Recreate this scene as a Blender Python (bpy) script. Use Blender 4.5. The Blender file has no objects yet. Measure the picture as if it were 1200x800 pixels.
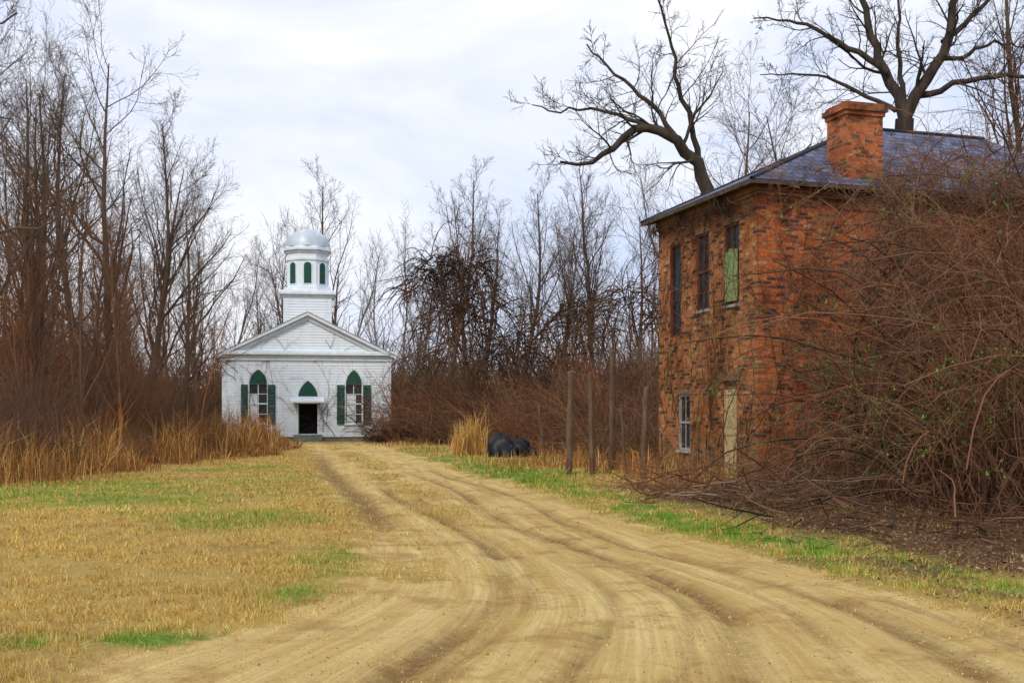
import bpy, math, numpy as np
from mathutils import Vector, Matrix
rng=np.random.default_rng(7)
sc=bpy.context.scene
F=1300.0; CH=1.7
def gx(px,y): return (px-600)/F*y
def gz(py,y): return CH+(485-py)/F*y

# ---------------------------------------------------------------- helpers
def link(o,parent=None):
    sc.collection.objects.link(o)
    if parent: o.parent=parent
    return o
def empty(name,loc=(0,0,0),rz=0):
    e=bpy.data.objects.new(name,None); e.location=loc; e.rotation_euler=(0,0,rz); e.empty_display_size=.5
    return link(e)
def mk_mesh(name,V,Fa,mat=None,col=None,uvv=None,smooth=False):
    V=np.asarray(V,dtype=np.float32); Fa=np.asarray(Fa,dtype=np.int32)
    me=bpy.data.meshes.new(name); k=Fa.shape[1]; M=Fa.shape[0]
    me.vertices.add(len(V)); me.vertices.foreach_set("co",V.ravel())
    me.loops.add(M*k); me.loops.foreach_set("vertex_index",Fa.ravel())
    me.polygons.add(M); me.polygons.foreach_set("loop_start",np.arange(0,M*k,k,dtype=np.int32))
    me.polygons.foreach_set("use_smooth",np.full(M,smooth,dtype=bool))
    me.update(calc_edges=True)
    if col is not None:
        a=me.color_attributes.new(name="Col",type='FLOAT_COLOR',domain='POINT')
        a.data.foreach_set("color",np.asarray(col,dtype=np.float32).ravel())
    if uvv is not None:
        u=me.uv_layers.new(name="UVMap"); u.data.foreach_set("uv",np.asarray(uvv,dtype=np.float32)[Fa.ravel()].ravel())
    if mat: me.materials.append(mat)
    return me
def obj(name,me,parent=None,loc=(0,0,0),rz=0,s=1):
    o=bpy.data.objects.new(name,me); o.location=loc; o.rotation_euler=(0,0,rz)
    o.scale=(s,s,s) if np.isscalar(s) else s
    return link(o,parent)
def poly(name,V,Fs,mat,parent=None,uv=None,smooth=False):
    me=bpy.data.meshes.new(name); me.from_pydata([tuple(map(float,v)) for v in V],[],Fs)
    if uv is not None:
        l=me.uv_layers.new(name="UVMap")
        for i,lp in enumerate(me.loops): l.data[i].uv=uv[i]
    me.materials.append(mat)
    if smooth:
        for p in me.polygons:p.use_smooth=True
    me.update()
    return obj(name,me,parent)
BF=[(0,3,2,1),(4,5,6,7),(0,1,5,4),(1,2,6,5),(2,3,7,6),(3,0,4,7)]
def boxes(name,L,mat,parent=None):
    V=[];Fs=[]
    for (x0,x1,y0,y1,z0,z1) in L:
        b=len(V)
        V+=[(x0,y0,z0),(x1,y0,z0),(x1,y1,z0),(x0,y1,z0),(x0,y0,z1),(x1,y0,z1),(x1,y1,z1),(x0,y1,z1)]
        Fs+=[tuple(i+b for i in f) for f in BF]
    return poly(name,V,Fs,mat,parent)
def hsh(i,j,seed):
    v=np.sin(i*127.1+j*311.7+seed*74.7)*43758.5453
    return v-np.floor(v)
def vn(x,y,s,seed=0):
    x=np.asarray(x)/s; y=np.asarray(y)/s
    i=np.floor(x); j=np.floor(y); fx=x-i; fy=y-j
    fx=fx*fx*(3-2*fx); fy=fy*fy*(3-2*fy)
    a=hsh(i,j,seed); b=hsh(i+1,j,seed); c=hsh(i,j+1,seed); d=hsh(i+1,j+1,seed)
    return a*(1-fx)*(1-fy)+b*fx*(1-fy)+c*(1-fx)*fy+d*fx*fy
def fbm(x,y,s,seed=0):
    return (vn(x,y,s,seed)+.5*vn(x,y,s*.47,seed+1)+.25*vn(x,y,s*.21,seed+2))/1.75
def ss(a,b,x):
    t=np.clip((x-a)/(b-a),0,1); return t*t*(3-2*t)

# ---------------------------------------------------------------- materials
def newmat(name):
    m=bpy.data.materials.new(name); m.use_nodes=True
    nt=m.node_tree; b=nt.nodes["Principled BSDF"]
    b.inputs["Specular IOR Level"].default_value=.2
    return m,nt,b
def mixc(nt,fac,a,b,mode='MIX'):
    n=nt.nodes.new('ShaderNodeMix'); n.data_type='RGBA'; n.blend_type=mode
    for idx,v in ((0,fac),(6,a),(7,b)):
        s=n.inputs[idx]
        if isinstance(v,bpy.types.NodeSocket): nt.links.new(v,s)
        elif idx==0: s.default_value=float(v)
        elif isinstance(v,(int,float)): s.default_value=(v,v,v,1)
        else: s.default_value=(*v,1)
    return n.outputs[2]
def noise(nt,vec,scale,detail=4,rough=.55,dist=0):
    n=nt.nodes.new('ShaderNodeTexNoise'); n.inputs['Scale'].default_value=scale
    n.inputs['Detail'].default_value=detail; n.inputs['Roughness'].default_value=rough; n.inputs['Distortion'].default_value=dist
    if vec is not None: nt.links.new(vec,n.inputs['Vector'])
    return n.outputs['Fac']
def ramp(nt,fac,a,b):
    n=nt.nodes.new('ShaderNodeMapRange'); n.inputs[1].default_value=a; n.inputs[2].default_value=b
    nt.links.new(fac,n.inputs[0]); return n.outputs[0]
def mapping(nt,vec,scale):
    n=nt.nodes.new('ShaderNodeMapping'); n.inputs['Scale'].default_value=scale; nt.links.new(vec,n.inputs['Vector']); return n.outputs[0]
def bump(nt,b,h,st,dist=.02):
    n=nt.nodes.new('ShaderNodeBump'); n.inputs['Strength'].default_value=st; n.inputs['Distance'].default_value=dist
    nt.links.new(h,n.inputs['Height']); nt.links.new(n.outputs[0],b.inputs['Normal'])
def math_(nt,op,a,b=0.):
    n=nt.nodes.new('ShaderNodeMath'); n.operation=op
    for s,v in ((n.inputs[0],a),(n.inputs[1],b)):
        if isinstance(v,bpy.types.NodeSocket): nt.links.new(v,s)
        else: s.default_value=v
    return n.outputs[0]
def simple(name,c1,c2,scale=3,rough=.8,bs=.3,stretch=(1,1,1),metal=0,det=3):
    m,nt,b=newmat(name)
    tc=nt.nodes.new('ShaderNodeTexCoord').outputs['Object']
    v=mapping(nt,tc,stretch)
    n1=ramp(nt,noise(nt,v,scale,det,.65),.3,.7)
    nt.links.new(mixc(nt,n1,c1,c2),b.inputs['Base Color']); b.inputs['Roughness'].default_value=rough; b.inputs['Metallic'].default_value=metal
    if bs: bump(nt,b,noise(nt,v,scale*6,3),bs)
    return m
def stem(name,c1,c2,c3):
    m=bpy.data.materials.new(name); m.use_nodes=True; nt=m.node_tree; nt.nodes.clear()
    o=nt.nodes.new('ShaderNodeOutputMaterial'); d=nt.nodes.new('ShaderNodeBsdfDiffuse'); g=nt.nodes.new('ShaderNodeNewGeometry')
    tc=nt.nodes.new('ShaderNodeTexCoord').outputs['Object']
    c=mixc(nt,g.outputs['Random Per Island'],c1,c2); c=mixc(nt,ramp(nt,noise(nt,tc,.25,1,.5),.42,.6),c,mixc(nt,.6,c,c3))
    nt.links.new(c,d.inputs[0]); nt.links.new(d.outputs[0],o.inputs[0]); return m
def vcolmat(name):
    m=bpy.data.materials.new(name); m.use_nodes=True; nt=m.node_tree; nt.nodes.clear()
    o=nt.nodes.new('ShaderNodeOutputMaterial'); d=nt.nodes.new('ShaderNodeBsdfDiffuse'); t=nt.nodes.new('ShaderNodeBsdfTranslucent'); mx=nt.nodes.new('ShaderNodeMixShader')
    a=nt.nodes.new('ShaderNodeAttribute'); a.attribute_name='Col'; mx.inputs[0].default_value=.25
    nt.links.new(a.outputs['Color'],d.inputs[0]); nt.links.new(a.outputs['Color'],t.inputs[0])
    nt.links.new(d.outputs[0],mx.inputs[1]); nt.links.new(t.outputs[0],mx.inputs[2]); nt.links.new(mx.outputs[0],o.inputs[0]); return m
M_bark=stem("bark",(.065,.047,.036),(.15,.12,.09),(.13,.07,.045))
M_barkdark=simple("bark_dark",(.022,.018,.015),(.08,.06,.045),4,.9,.5,(1,1,.2))
M_barkred=stem("stem_red",(.12,.045,.022),(.38,.165,.075),(.16,.11,.08))
M_bramble=stem("stem_bramble",(.08,.042,.028),(.28,.165,.10),(.20,.085,.045))
M_far_haze=stem("bark_far_haze",(.09,.075,.07),(.22,.185,.165),(.16,.105,.08))  # aerial haze put into the bark colour: lighter, greyer distant trees
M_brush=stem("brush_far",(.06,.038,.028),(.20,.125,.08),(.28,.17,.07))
M_vine=stem("vine_dark",(.022,.014,.012),(.10,.065,.045),(.14,.075,.04))
M_blade=vcolmat("grass_blades")
M_leaf=M_blade

# ---------------------------------------------------------------- terrain
LY=[-60,0,7,8.3,10.3,13.4,19.2,26,36.8,49,63,68,200]
LX=[-6,-3.2,-2.8,-2.3,-1.7,-1.6,-2.6,-4.3,-6.4,-9.0,-12.0,-13.6,-13.6]
RX=[6,4.6,4.4,4.3,4.0,2.9,1.6,0.2,-1.9,-4.6,-7.2,-9.0,-9.0]
def edges(y):
    l=0;r=0
    for o in (-1.5,-.75,0,.75,1.5):
        k=np.clip(y/20,.3,1.2)
        l=l+np.interp(y+o*k,LY,LX); r=r+np.interp(y+o*k,LY,RX)
    return l/5,r/5
WEY=[-50,20,27,34,38,44,55,63,70]; WEX=[-14,-13.5,-12.8,-12.5,-11.6,-10.4,-12.0,-14.2,-19]
def masks(x,y):
    L,R=edges(y); nz=(fbm(x,y,1.3,5)-.5)*1.6; nz2=(fbm(x,y,.4,9)-.5)*.7
    d=np.minimum(x-L,R-x)+nz+nz2
    road=ss(-.25,.5,d)*(y<68.2)
    u=(x-L)/(R-L)
    mid=np.exp(-((u-.38)/.15)**2)*ss(15,20,y)*.85*ss(.32,.5,fbm(x,y,1.3,31))
    mid=np.maximum(mid,np.exp(-((u-.12)/.10)**2)*ss(9,12,y)*(1-ss(22,26,y))*.6*ss(.38,.58,fbm(x,y,.8,33)))
    road=road*(1-mid)
    g=ss(.62,.78,fbm(x,y,4.5,11))*.5*ss(8,14,y)
    def gs(px,py,rx,ry,a):
        yy=2210/(py-485.); xx=gx(px,yy)
        return a*np.exp(-((x-xx)/rx)**2-((y-yy)/ry)**2)
    pn=np.clip(2.2*fbm(x,y,.8,21)-.35,0,1.3)
    g=g+pn*(gs(60,582,4.,2.4,1.)+gs(150,566,2,2,.6)+gs(365,688,.34,.7,1.2)+gs(205,746,.36,.28,1.6)+gs(20,752,.25,.2,1.4)+gs(405,655,.5,1.2,.7)
          +gs(600,552,1.6,4,1.2)+gs(520,538,2.0,6,.9)+gs(150,748,.2,.2,.8)+gs(330,560,2,3,.3))
    band=np.exp(-((x-R-.8)/.75)**2)*ss(9,12,y)*(1-ss(30,45,y))*pn
    g=np.clip(g+band,0,1)*(1-road)
    lit=ss(1.2,2.2,x-R+nz)*(y<40)*ss(2,8,y)*(1-ss(24,28,y)*(x<5))
    lit=np.maximum(lit,.75*ss(.6,2.0,x-R+nz+1.2)*(y<13)*ss(.36,.55,fbm(x,y,.7,51)))
    lit=np.maximum(lit,.7*ss(.3,1.5,np.interp(y,WEY,WEX)-x+nz))
    lit=np.maximum(lit,ss(62,70,y))
    cx=np.interp(y,[40,49,62,70],[4.5,2,-5.5,-8]); lit=np.maximum(lit,ss(0,1.5,x-cx+nz)*ss(40,44,y))
    lit=lit*(1-road*.75)
    pat=.45+.55*ss(.3,.52,fbm(x,y,1.6,61))
    rut=np.exp(-((u-.07-.02*np.sin(y*.3))/.065)**2)*ss(15,19,y)*(1-ss(40,52,y))
    for u0,w,a,ya,yb in ((.60,.026,1.,5,36),(.555,.012,.6,5,28),(.30,.026,.95,5,36),(.345,.012,.5,5,26),(.80,.026,.85,5,40),(.90,.014,.6,5,16),(.46,.014,.6,5,16),(.69,.012,.5,5,20)):
        uu=u-u0-.04*np.sin(y*.42+u0*5)
        rut=np.maximum(rut,a*np.exp(-(uu/w)**2)*ss(ya-2,ya+1,y)*(1-ss(yb-8,yb,y))*pat)
    return road,g,lit,rut,u
def hz(x,y):
    road,g,lit,rut,u=masks(x,y)
    near=1-ss(60,90,np.abs(y))
    return (fbm(x,y,6,3)-.5)*.12*near+(fbm(x,y,.7,4)-.5)*.045*near-.07*rut-.03*road + .05*lit*near
def axis(segs):
    a=[]
    for s,e,st in segs: a.append(np.arange(s,e,st))
    return np.concatenate(a+[[segs[-1][1]]])
ay=axis([(-300,-30,45),(-30,0,5),(0,6,.5),(6,20,.08),(20,45,.2),(45,75,.5),(75,120,5),(120,400,40),(400,2000,200)])
ax=axis([(-1500,-300,200),(-300,-60,40),(-60,-20,4),(-20,-6,.3),(-6,6,.05),(6,16,.3),(16,60,4),(60,300,40),(300,1500,200)])
X,Y=np.meshgrid(ax,ay)
road,g,lit,rut,u=masks(X,Y); Z=hz(X,Y)
V=np.stack([X,Y,Z],-1).reshape(-1,3); col=np.stack([road,g,lit,rut],-1).reshape(-1,4)
UV=np.stack([np.clip(u,-30,30)*4.5,Y],-1).reshape(-1,2)
nx=len(ax); ny=len(ay)
ii,jj=np.meshgrid(np.arange(ny-1),np.arange(nx-1),indexing='ij'); a=(ii*nx+jj).ravel()
FA=np.stack([a,a+1,a+nx+1,a+nx],-1)
def groundmat():
    m,nt,b=newmat("ground_soil_grass")
    at=nt.nodes.new('ShaderNodeAttribute'); at.attribute_name='Col'
    sp=nt.nodes.new('ShaderNodeSeparateColor'); nt.links.new(at.outputs['Color'],sp.inputs[0])
    tc=nt.nodes.new('ShaderNodeTexCoord'); ob=tc.outputs['Object']; uv=tc.outputs['UV']
    n1=ramp(nt,noise(nt,ob,.8,4,.6),.3,.7); n2=ramp(nt,noise(nt,ob,9,5,.7),.3,.7); n3=ramp(nt,noise(nt,ob,50,3,.7),.3,.7)
    straw=mixc(nt,n1,(.56,.38,.10),(.34,.21,.06)); straw=mixc(nt,math_(nt,'MULTIPLY',n2,.55),straw,(.66,.48,.15))
    green=mixc(nt,n2,(.09,.20,.02),(.25,.36,.045))
    litc=mixc(nt,n2,(.06,.032,.02),(.19,.10,.05)); litc=mixc(nt,math_(nt,'MULTIPLY',n3,.4),litc,(.28,.16,.08))
    st=ramp(nt,noise(nt,mapping(nt,uv,(3.,.16,1)),1.6,5,.62,.2),.36,.64)
    st2=ramp(nt,noise(nt,mapping(nt,uv,(22,.35,1)),1.5,3,.6,.1),.42,.60)
    dirt=mixc(nt,st,(.88,.66,.27),(.66,.44,.14))
    dirt=mixc(nt,math_(nt,'MULTIPLY',st2,.32),dirt,(.45,.27,.085))
    dirt=mixc(nt,math_(nt,'MULTIPLY',ramp(nt,noise(nt,ob,.9,5,.74),.51,.62),.65),dirt,(.44,.24,.07))
    dirt=mixc(nt,math_(nt,'MULTIPLY',ramp(nt,noise(nt,ob,2.6,5,.75),.54,.66),.5),dirt,(.70,.56,.18))
    dirt=mixc(nt,math_(nt,'MULTIPLY',ramp(nt,math_(nt,'MULTIPLY',n2,n3),.35,.75),.6),dirt,(.30,.18,.07))
    c=mixc(nt,sp.outputs[1],straw,green)
    rm=math_(nt,'ADD',sp.outputs[0],math_(nt,'MULTIPLY',math_(nt,'SUBTRACT',n2,.5),.7))
    rm=ramp(nt,rm,.3,.7); c=mixc(nt,rm,c,dirt); c=mixc(nt,sp.outputs[2],c,litc)
    c=mixc(nt,math_(nt,'MULTIPLY',at.outputs['Alpha'],math_(nt,'ADD',.5,math_(nt,'MULTIPLY',n2,.45))),c,(.17,.085,.028))
    nt.links.new(c,b.inputs['Base Color']); b.inputs['Roughness'].default_value=.95
    h=math_(nt,'ADD',math_(nt,'MULTIPLY',n2,.8),math_(nt,'ADD',math_(nt,'MULTIPLY',n3,.5),math_(nt,'MULTIPLY',st2,.25)))
    bump(nt,b,h,.9,.04)
    return m
M_ground=groundmat()
obj("ground",mk_mesh("ground",V,FA,M_ground,col,UV,True))
rf=road.reshape(-1)[FA].max(1)>.02
FR=FA[rf]; used=np.unique(FR); remap=np.zeros(len(V),int); remap[used]=np.arange(len(used))
VR=V[used].copy(); VR[:,2]+=.004
obj("dirt_road",mk_mesh("dirt_road",VR,remap[FR],M_ground,col[used],UV[used],True))

# ---------------------------------------------------------------- blades
def blades3(P,h,w,colr,lean=.6):
    n=len(P); az=rng.uniform(0,2*np.pi,n); fa=rng.uniform(0,2*np.pi,n)
    wv=np.stack([np.cos(fa),np.sin(fa),np.zeros(n)],-1)*w[:,None]*.5
    ln=np.abs(rng.normal(0,lean,n))
    t=P+np.stack([np.cos(az)*ln*h,np.sin(az)*ln*h,h/np.sqrt(1+ln*ln)],-1)
    V=np.stack([P-wv,P+wv,t],1).reshape(-1,3); Fa=np.arange(3*n).reshape(n,3)
    c=np.repeat(np.concatenate([colr,np.ones((n,1))],1),3,0)
    return V,Fa,c
def blades6(P,h,w,colr,lean=.25):
    n=len(P); az=rng.uniform(0,2*np.pi,n); fa=rng.uniform(0,2*np.pi,n)
    wv=np.stack([np.cos(fa),np.sin(fa),np.zeros(n)],-1)*w[:,None]*.5
    d=np.stack([np.cos(az),np.sin(az),np.zeros(n)],-1); ln=np.abs(rng.normal(0,lean,n))[:,None]*h[:,None]
    up=np.array([0,0,1.])
    m=P+d*ln*.35+up*h[:,None]*.6; t=P+d*ln*1.2+up*h[:,None]*(1-.35*np.clip(ln/h[:,None],0,2))
    V=np.stack([P-wv,P+wv,m-wv*.9,m+wv*.9,t-wv*.15,t+wv*.15],1).reshape(-1,3)
    k=np.arange(n)[:,None]*6
    Fa=np.concatenate([k+[0,1,3,2],k+[2,3,5,4]],0)
    c=np.repeat(np.concatenate([colr,np.ones((n,1))],1),6,0)
    return V,Fa,c
def pal(n,cols,jit=.15):
    cols=np.array(cols); c=cols[rng.integers(0,len(cols),n)]
    return np.clip(c*(1+rng.normal(0,jit,(n,1))),.01,.9)
n=850000
yy=6.3*np.exp(rng.uniform(0,math.log(66/6.3),n)*1.0); xx=rng.uniform(-.52,.52,n)*yy
r_,g_,l_,ru_,u_=masks(xx,yy)
cl=fbm(xx,yy,.3,140)*.65+fbm(xx,yy,1.3,44)*.35
keep=rng.uniform(0,1,n)<np.clip((1-r_*1.01)*(1-.93*l_)*(1-.6*ru_),0,1)*np.clip(4*cl-1.3,0.05,1)
keep&=rng.uniform(0,1,n)<.65
xx,yy,g_,cl=xx[keep],yy[keep],g_[keep],cl[keep]; n=len(xx)
P=np.stack([xx,yy,hz(xx,yy)-.003],-1)
isg=rng.uniform(0,1,n)<g_*.9
c=pal(n,[(.76,.54,.16),(.63,.42,.11),(.84,.64,.25),(.44,.26,.07),(.58,.43,.11),(.36,.21,.06)])
c*=(.7+.6*fbm(xx,yy,1.8,150))[:,None]
c[isg]=pal(int(isg.sum()),[(.13,.30,.025),(.20,.40,.04),(.32,.42,.06),(.09,.21,.02)])
h=rng.uniform(.02,.075,n)*(1+.4*isg)*np.clip(.1+1.9*cl,.3,2); w=np.clip(.00065*yy,.005,.03)*rng.uniform(.7,1.5,n)
V,Fa,cc=blades3(P,h,w,c,.9)
obj("grass",mk_mesh("grass",V,Fa,M_blade,cc))
nt_=1700; ty=6.5*np.exp(rng.uniform(0,math.log(45/6.5),nt_)); tx=rng.uniform(-.5,.3,nt_)*ty
r_,g_,l_,_,_=masks(tx,ty); k_=(r_<.35)&(l_<.4)&(fbm(tx,ty,2,77)>.42); tx,ty=tx[k_],ty[k_]; m_=22
bx=np.repeat(tx,m_)+rng.normal(0,.035,len(tx)*m_); by=np.repeat(ty,m_)+rng.normal(0,.035,len(tx)*m_); n=len(bx)
V,Fa,cc=blades6(np.stack([bx,by,hz(bx,by)-.01],-1),np.repeat(rng.uniform(.05,.14,len(tx)),m_)*rng.uniform(.6,1.1,n),np.clip(.0006*by,.004,.02),pal(n,[(.80,.58,.22),(.63,.43,.14),(.42,.27,.10)]),.7)
obj("grass_tufts",mk_mesh("grass_tufts",V,Fa,M_blade,cc))
n=30000; yy=6.3*np.exp(rng.uniform(0,math.log(40/6.3),n)); xx=rng.uniform(-.5,.52,n)*yy
r_,g_,l_,ru_,u_=masks(xx,yy); k_=(r_>.3)&(rng.uniform(0,1,n)<.12+.8*ru_+.5*(fbm(xx,yy,.8,88)>.6)); xx,yy=xx[k_],yy[k_]; n=len(xx)
s=rng.uniform(.004,.014,n)*(.7+.03*yy)*np.where(rng.uniform(0,1,n)<.05,1.8,1)
T=np.array([[1,0,-.3],[-.5,.87,-.3],[-.5,-.87,-.3],[0,0,.8]]); fa=rng.uniform(0,6.28,n)
Q=T[None]*s[:,None,None]*rng.uniform(.6,1.3,(n,4,1)); Q=np.stack([Q[...,0]*np.cos(fa)[:,None]-Q[...,1]*np.sin(fa)[:,None],Q[...,0]*np.sin(fa)[:,None]+Q[...,1]*np.cos(fa)[:,None],Q[...,2]],-1)
Q+=np.stack([xx,yy,hz(xx,yy)+.006],-1)[:,None]
k4=np.arange(n)[:,None]*4; Fa=np.concatenate([k4+[0,1,3],k4+[1,2,3],k4+[2,0,3]])
obj("road_clods",mk_mesh("road_clods",Q.reshape(-1,3),Fa,M_blade,np.repeat(np.concatenate([pal(n,[(.55,.37,.14),(.36,.22,.08),(.72,.54,.22)]),np.ones((n,1))],1),4,0)))
def scatter_tall(name,pts,hlo,hhi,cols,wk=.0006,lean=.45):
    n=len(pts); y=pts[:,1]
    k=rng.uniform(0,1,n)<np.clip(3.4*fbm(pts[:,0],y,.9,66)-1.2,.02,1); pts=pts[k]; n=len(pts); y=pts[:,1]
    P=np.stack([pts[:,0],y,hz(pts[:,0],y)-.02],-1)
    h=rng.uniform(hlo,hhi,n)*np.clip(-.35+fbm(pts[:,0],y,1.3,60)*2.5,.15,2)*rng.uniform(.3,1.1,n)
    V,Fa,cc=blades6(P,h,np.clip(wk*y,.008,.05)*rng.uniform(.4,1.2,n),pal(n,cols,.28),lean)
    return obj(name,mk_mesh(name,V,Fa,M_blade,cc))
DRY=[(.62,.36,.11),(.52,.27,.07),(.66,.46,.18),(.42,.19,.055),(.30,.13,.045),(.18,.10,.05)]
DRYL=DRY+[(.30,.12,.05),(.38,.17,.07),(.22,.10,.05)]
def region_left(n,depthmax):
    y=rng.uniform(22,66,n); e=np.interp(y,WEY,WEX)+(fbm(y*0,y,2.5,70)-.5)*3
    return np.stack([e-np.abs(rng.uniform(0,depthmax,n))**1.0,y],-1)
def clump(cx,cy,sx,sy,n): return np.stack([rng.normal(cx,sx,n),rng.normal(cy,sy,n)],-1)
p=region_left(46000,6.5); scatter_tall("tall_dry_grass",p,.5,1.7,DRYL,lean=.55)
p=region_left(24000,1.8); scatter_tall("tall_dry_grass",p+[.8,0],.15,.7,DRYL,lean=.8)
p=np.concatenate([clump(-12.8,28,.9,2,4500),clump(-13.4,33,1.1,2.5,4500),clump(-12.4,38,1.,2,3500)]); scatter_tall("tall_dry_grass",p,.4,1.7,DRYL,lean=.6)
p=np.concatenate([clump(gx(700,35),35,1.3,1.8,3000),clump(gx(750,31),31,.9,1.6,2600),clump(gx(820,25.5),25.5,.7,1.2,1600),
  clump(gx(690,47),47,1.6,2,3500),clump(gx(760,42),42,1.6,2,3000)])
scatter_tall("tall_dry_grass",p,.2,.9,DRYL,lean=.6)
p=np.concatenate([clump(gx(620,38),38,1.0,2.5,2200),clump(gx(540,52),52,1.2,3,1500),clump(gx(500,60),60,1.5,2,1500),clump(gx(640,30),30,.8,2,900)])
scatter_tall("weeds",p,.1,.38,DRY+[(.15,.22,.05)])
scatter_tall("tall_dry_grass",clump(gx(549,47),47,.28,.35,1600),1.1,1.9,DRY[:3],lean=.3)

# ---------------------------------------------------------------- branches
def paths(O,D,L,n,wob,trop,trop2=None):
    B=len(O); P=np.zeros((B,n,3)); P[:,0]=O; d=D/np.linalg.norm(D,axis=1,keepdims=True); st=(L/(n-1))[:,None]
    for i in range(1,n):
        tz=trop if trop2 is None else trop+(trop2-trop)*i/(n-1)
        d=d+rng.normal(0,wob,(B,3)); d[:,2]+=tz
        d/=np.linalg.norm(d,axis=1,keepdims=True); P[:,i]=P[:,i-1]+d*st
    return P
def taper(r0,n,tip): return r0[:,None]*np.linspace(1,tip,n)[None]
def kids(P,R,Ls,k,t0,t1,ang,asd,ratio,n,wob,trop,rr=.6,tip=.25,rmin=.004):
    B,Np,_=P.shape
    t=(np.arange(k)[None]+rng.uniform(0,1,(B,k)))/k*(t1-t0)+t0
    f=t*(Np-1); i=np.clip(f.astype(int),0,Np-2); fr=(f-i)[...,None]; b=np.arange(B)[:,None]
    O=P[b,i]*(1-fr)+P[b,i+1]*fr; T=P[b,i+1]-P[b,i]; T=T/(np.linalg.norm(T,axis=-1,keepdims=True)+1e-9)
    r=R[b,i]*(1-fr[...,0])+R[b,i+1]*fr[...,0]
    q=rng.normal(0,1,(B,k,3)); q=q-T*(q*T).sum(-1,keepdims=True); q/=np.linalg.norm(q,axis=-1,keepdims=True)
    a=rng.normal(ang,asd,(B,k,1)); D=T*np.cos(a)+q*np.sin(a)
    L=(Ls[:,None]*ratio*(1.15-.7*(t-t0)/(t1-t0+1e-6))*rng.uniform(.6,1.3,(B,k))).ravel()
    Pc=paths(O.reshape(-1,3),D.reshape(-1,3),L,n,wob,trop); Rc=taper(np.maximum(r.ravel()*rr*rng.uniform(.7,1.1,B*k),rmin),n,tip)
    return Pc,Rc,L
def tubes(groups):
    Vs=[];Fs=[];off=0
    for P,R,s in groups:
        B,n,_=P.shape; T=np.gradient(P,axis=1); T=T/(np.linalg.norm(T,axis=-1,keepdims=True)+1e-9)
        m=np.abs(T[:,:,2]).mean(1)>.7; ref=np.where(m[:,None,None],np.array([1.,0.13,0]),np.array([0.1,0,1.]))
        A=np.cross(T,np.broadcast_to(ref,T.shape)); A/=np.linalg.norm(A,axis=-1,keepdims=True)+1e-9; Bn=np.cross(T,A)
        an=np.arange(s)*2*np.pi/s
        V=P[:,:,None]+R[:,:,None,None]*(A[:,:,None]*np.cos(an)[:,None]+Bn[:,:,None]*np.sin(an)[:,None])
        idx=np.arange(B*n*s).reshape(B,n,s)
        a=idx[:,:-1]; c=idx[:,1:]; a2=np.roll(a,-1,2); c2=np.roll(c,-1,2)
        Fs.append(np.stack([a,a2,c2,c],-1).reshape(-1,4)+off); Vs.append(V.reshape(-1,3)); off+=B*n*s
    return np.concatenate(Vs).astype(np.float32),np.concatenate(Fs).astype(np.int32)
def bake(name,inst,mat):
    Vs=[];Fs=[];off=0
    for (V,Fa),loc,rz,s in inst:
        if np.isscalar(s): s=(s,s,s)
        c,sn=math.cos(rz),math.sin(rz); W=V*np.array(s,dtype=np.float32)
        Q=np.stack([W[:,0]*c-W[:,1]*sn+loc[0],W[:,0]*sn+W[:,1]*c+loc[1],W[:,2]+loc[2]],-1)
        Vs.append(Q); Fs.append(Fa+off); off+=len(V)
    return obj(name,mk_mesh(name,np.concatenate(Vs),np.concatenate(Fs),mat,smooth=True))
def tree_groups(h,r0,k1=18,k2=8,k3=6,k4=0,t0=.3,a1=.75,ratio1=.42,lean=(0,0),wob=.06,rmin=.006,up=.10,ns=(8,5,4,3)):
    P=paths(np.array([[0,0,-.2]]),np.array([[lean[0],lean[1],1.]]),np.array([h]),12,wob,.06); R=taper(np.array([r0]),12,.12)
    R[:,0]*=1.35
    L=np.array([h]); G=[(P,R,ns[0])]
    P1,R1,L1=kids(P,R,L,k1,t0,1,a1,.2,ratio1,8,.12,up,.55,.2,rmin); G.append((P1,R1,ns[1]))
    P2,R2,L2=kids(P1,R1,L1,k2,.15,1,.65,.25,.5,6,.15,up*.7,.6,.25,rmin); G.append((P2,R2,ns[2]))
    P3,R3,L3=kids(P2,R2,L2,k3,.15,1,.6,.25,.55,4,.16,up*.4,.6,.3,rmin*.8); G.append((P3,R3,3))
    if k4:
        P4,R4,L4=kids(P3,R3,L3,k4,.2,1,.6,.25,.55,3,.15,.02,.6,.4,rmin*.7); G.append((P4,R4,3))
    return G
far=[tubes(tree_groups(h=h,r0=r,k1=15,k2=6,k3=4,t0=t,a1=a,ratio1=q,lean=(ln,0),rmin=.015,up=.14,ns=(6,4,3,3)))
     for h,r,t,a,q,ln in ((19,.2,.35,.6,.3,.05),(22,.24,.45,.5,.26,-.04),(17,.17,.25,.7,.36,0),(20,.2,.5,.6,.3,.08),(15,.15,.2,.75,.4,-.1),(21,.18,.55,.45,.24,0))]
inst=[]
for y0,n in ((78,18),(86,20),(96,24),(110,28),(126,26)):
    for i in range(n):
        px=-120+1440*(i+rng.uniform(0,1))/n; y=y0+rng.uniform(-4,4); x=gx(px,y)
        hf=np.interp(px,[0,120,260,420,520,760,900,1200],[1.1,1.05,.74,.95,.98,.92,1.05,1.1])*rng.uniform(.62,1.12)*(y/95)**.6
        if 255<px<470 and y<90: continue
        inst.append((far[rng.integers(0,6)],(x,y,0),rng.uniform(0,6.28),hf))
bake("distant_treeline",inst,M_far_haze)
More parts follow.
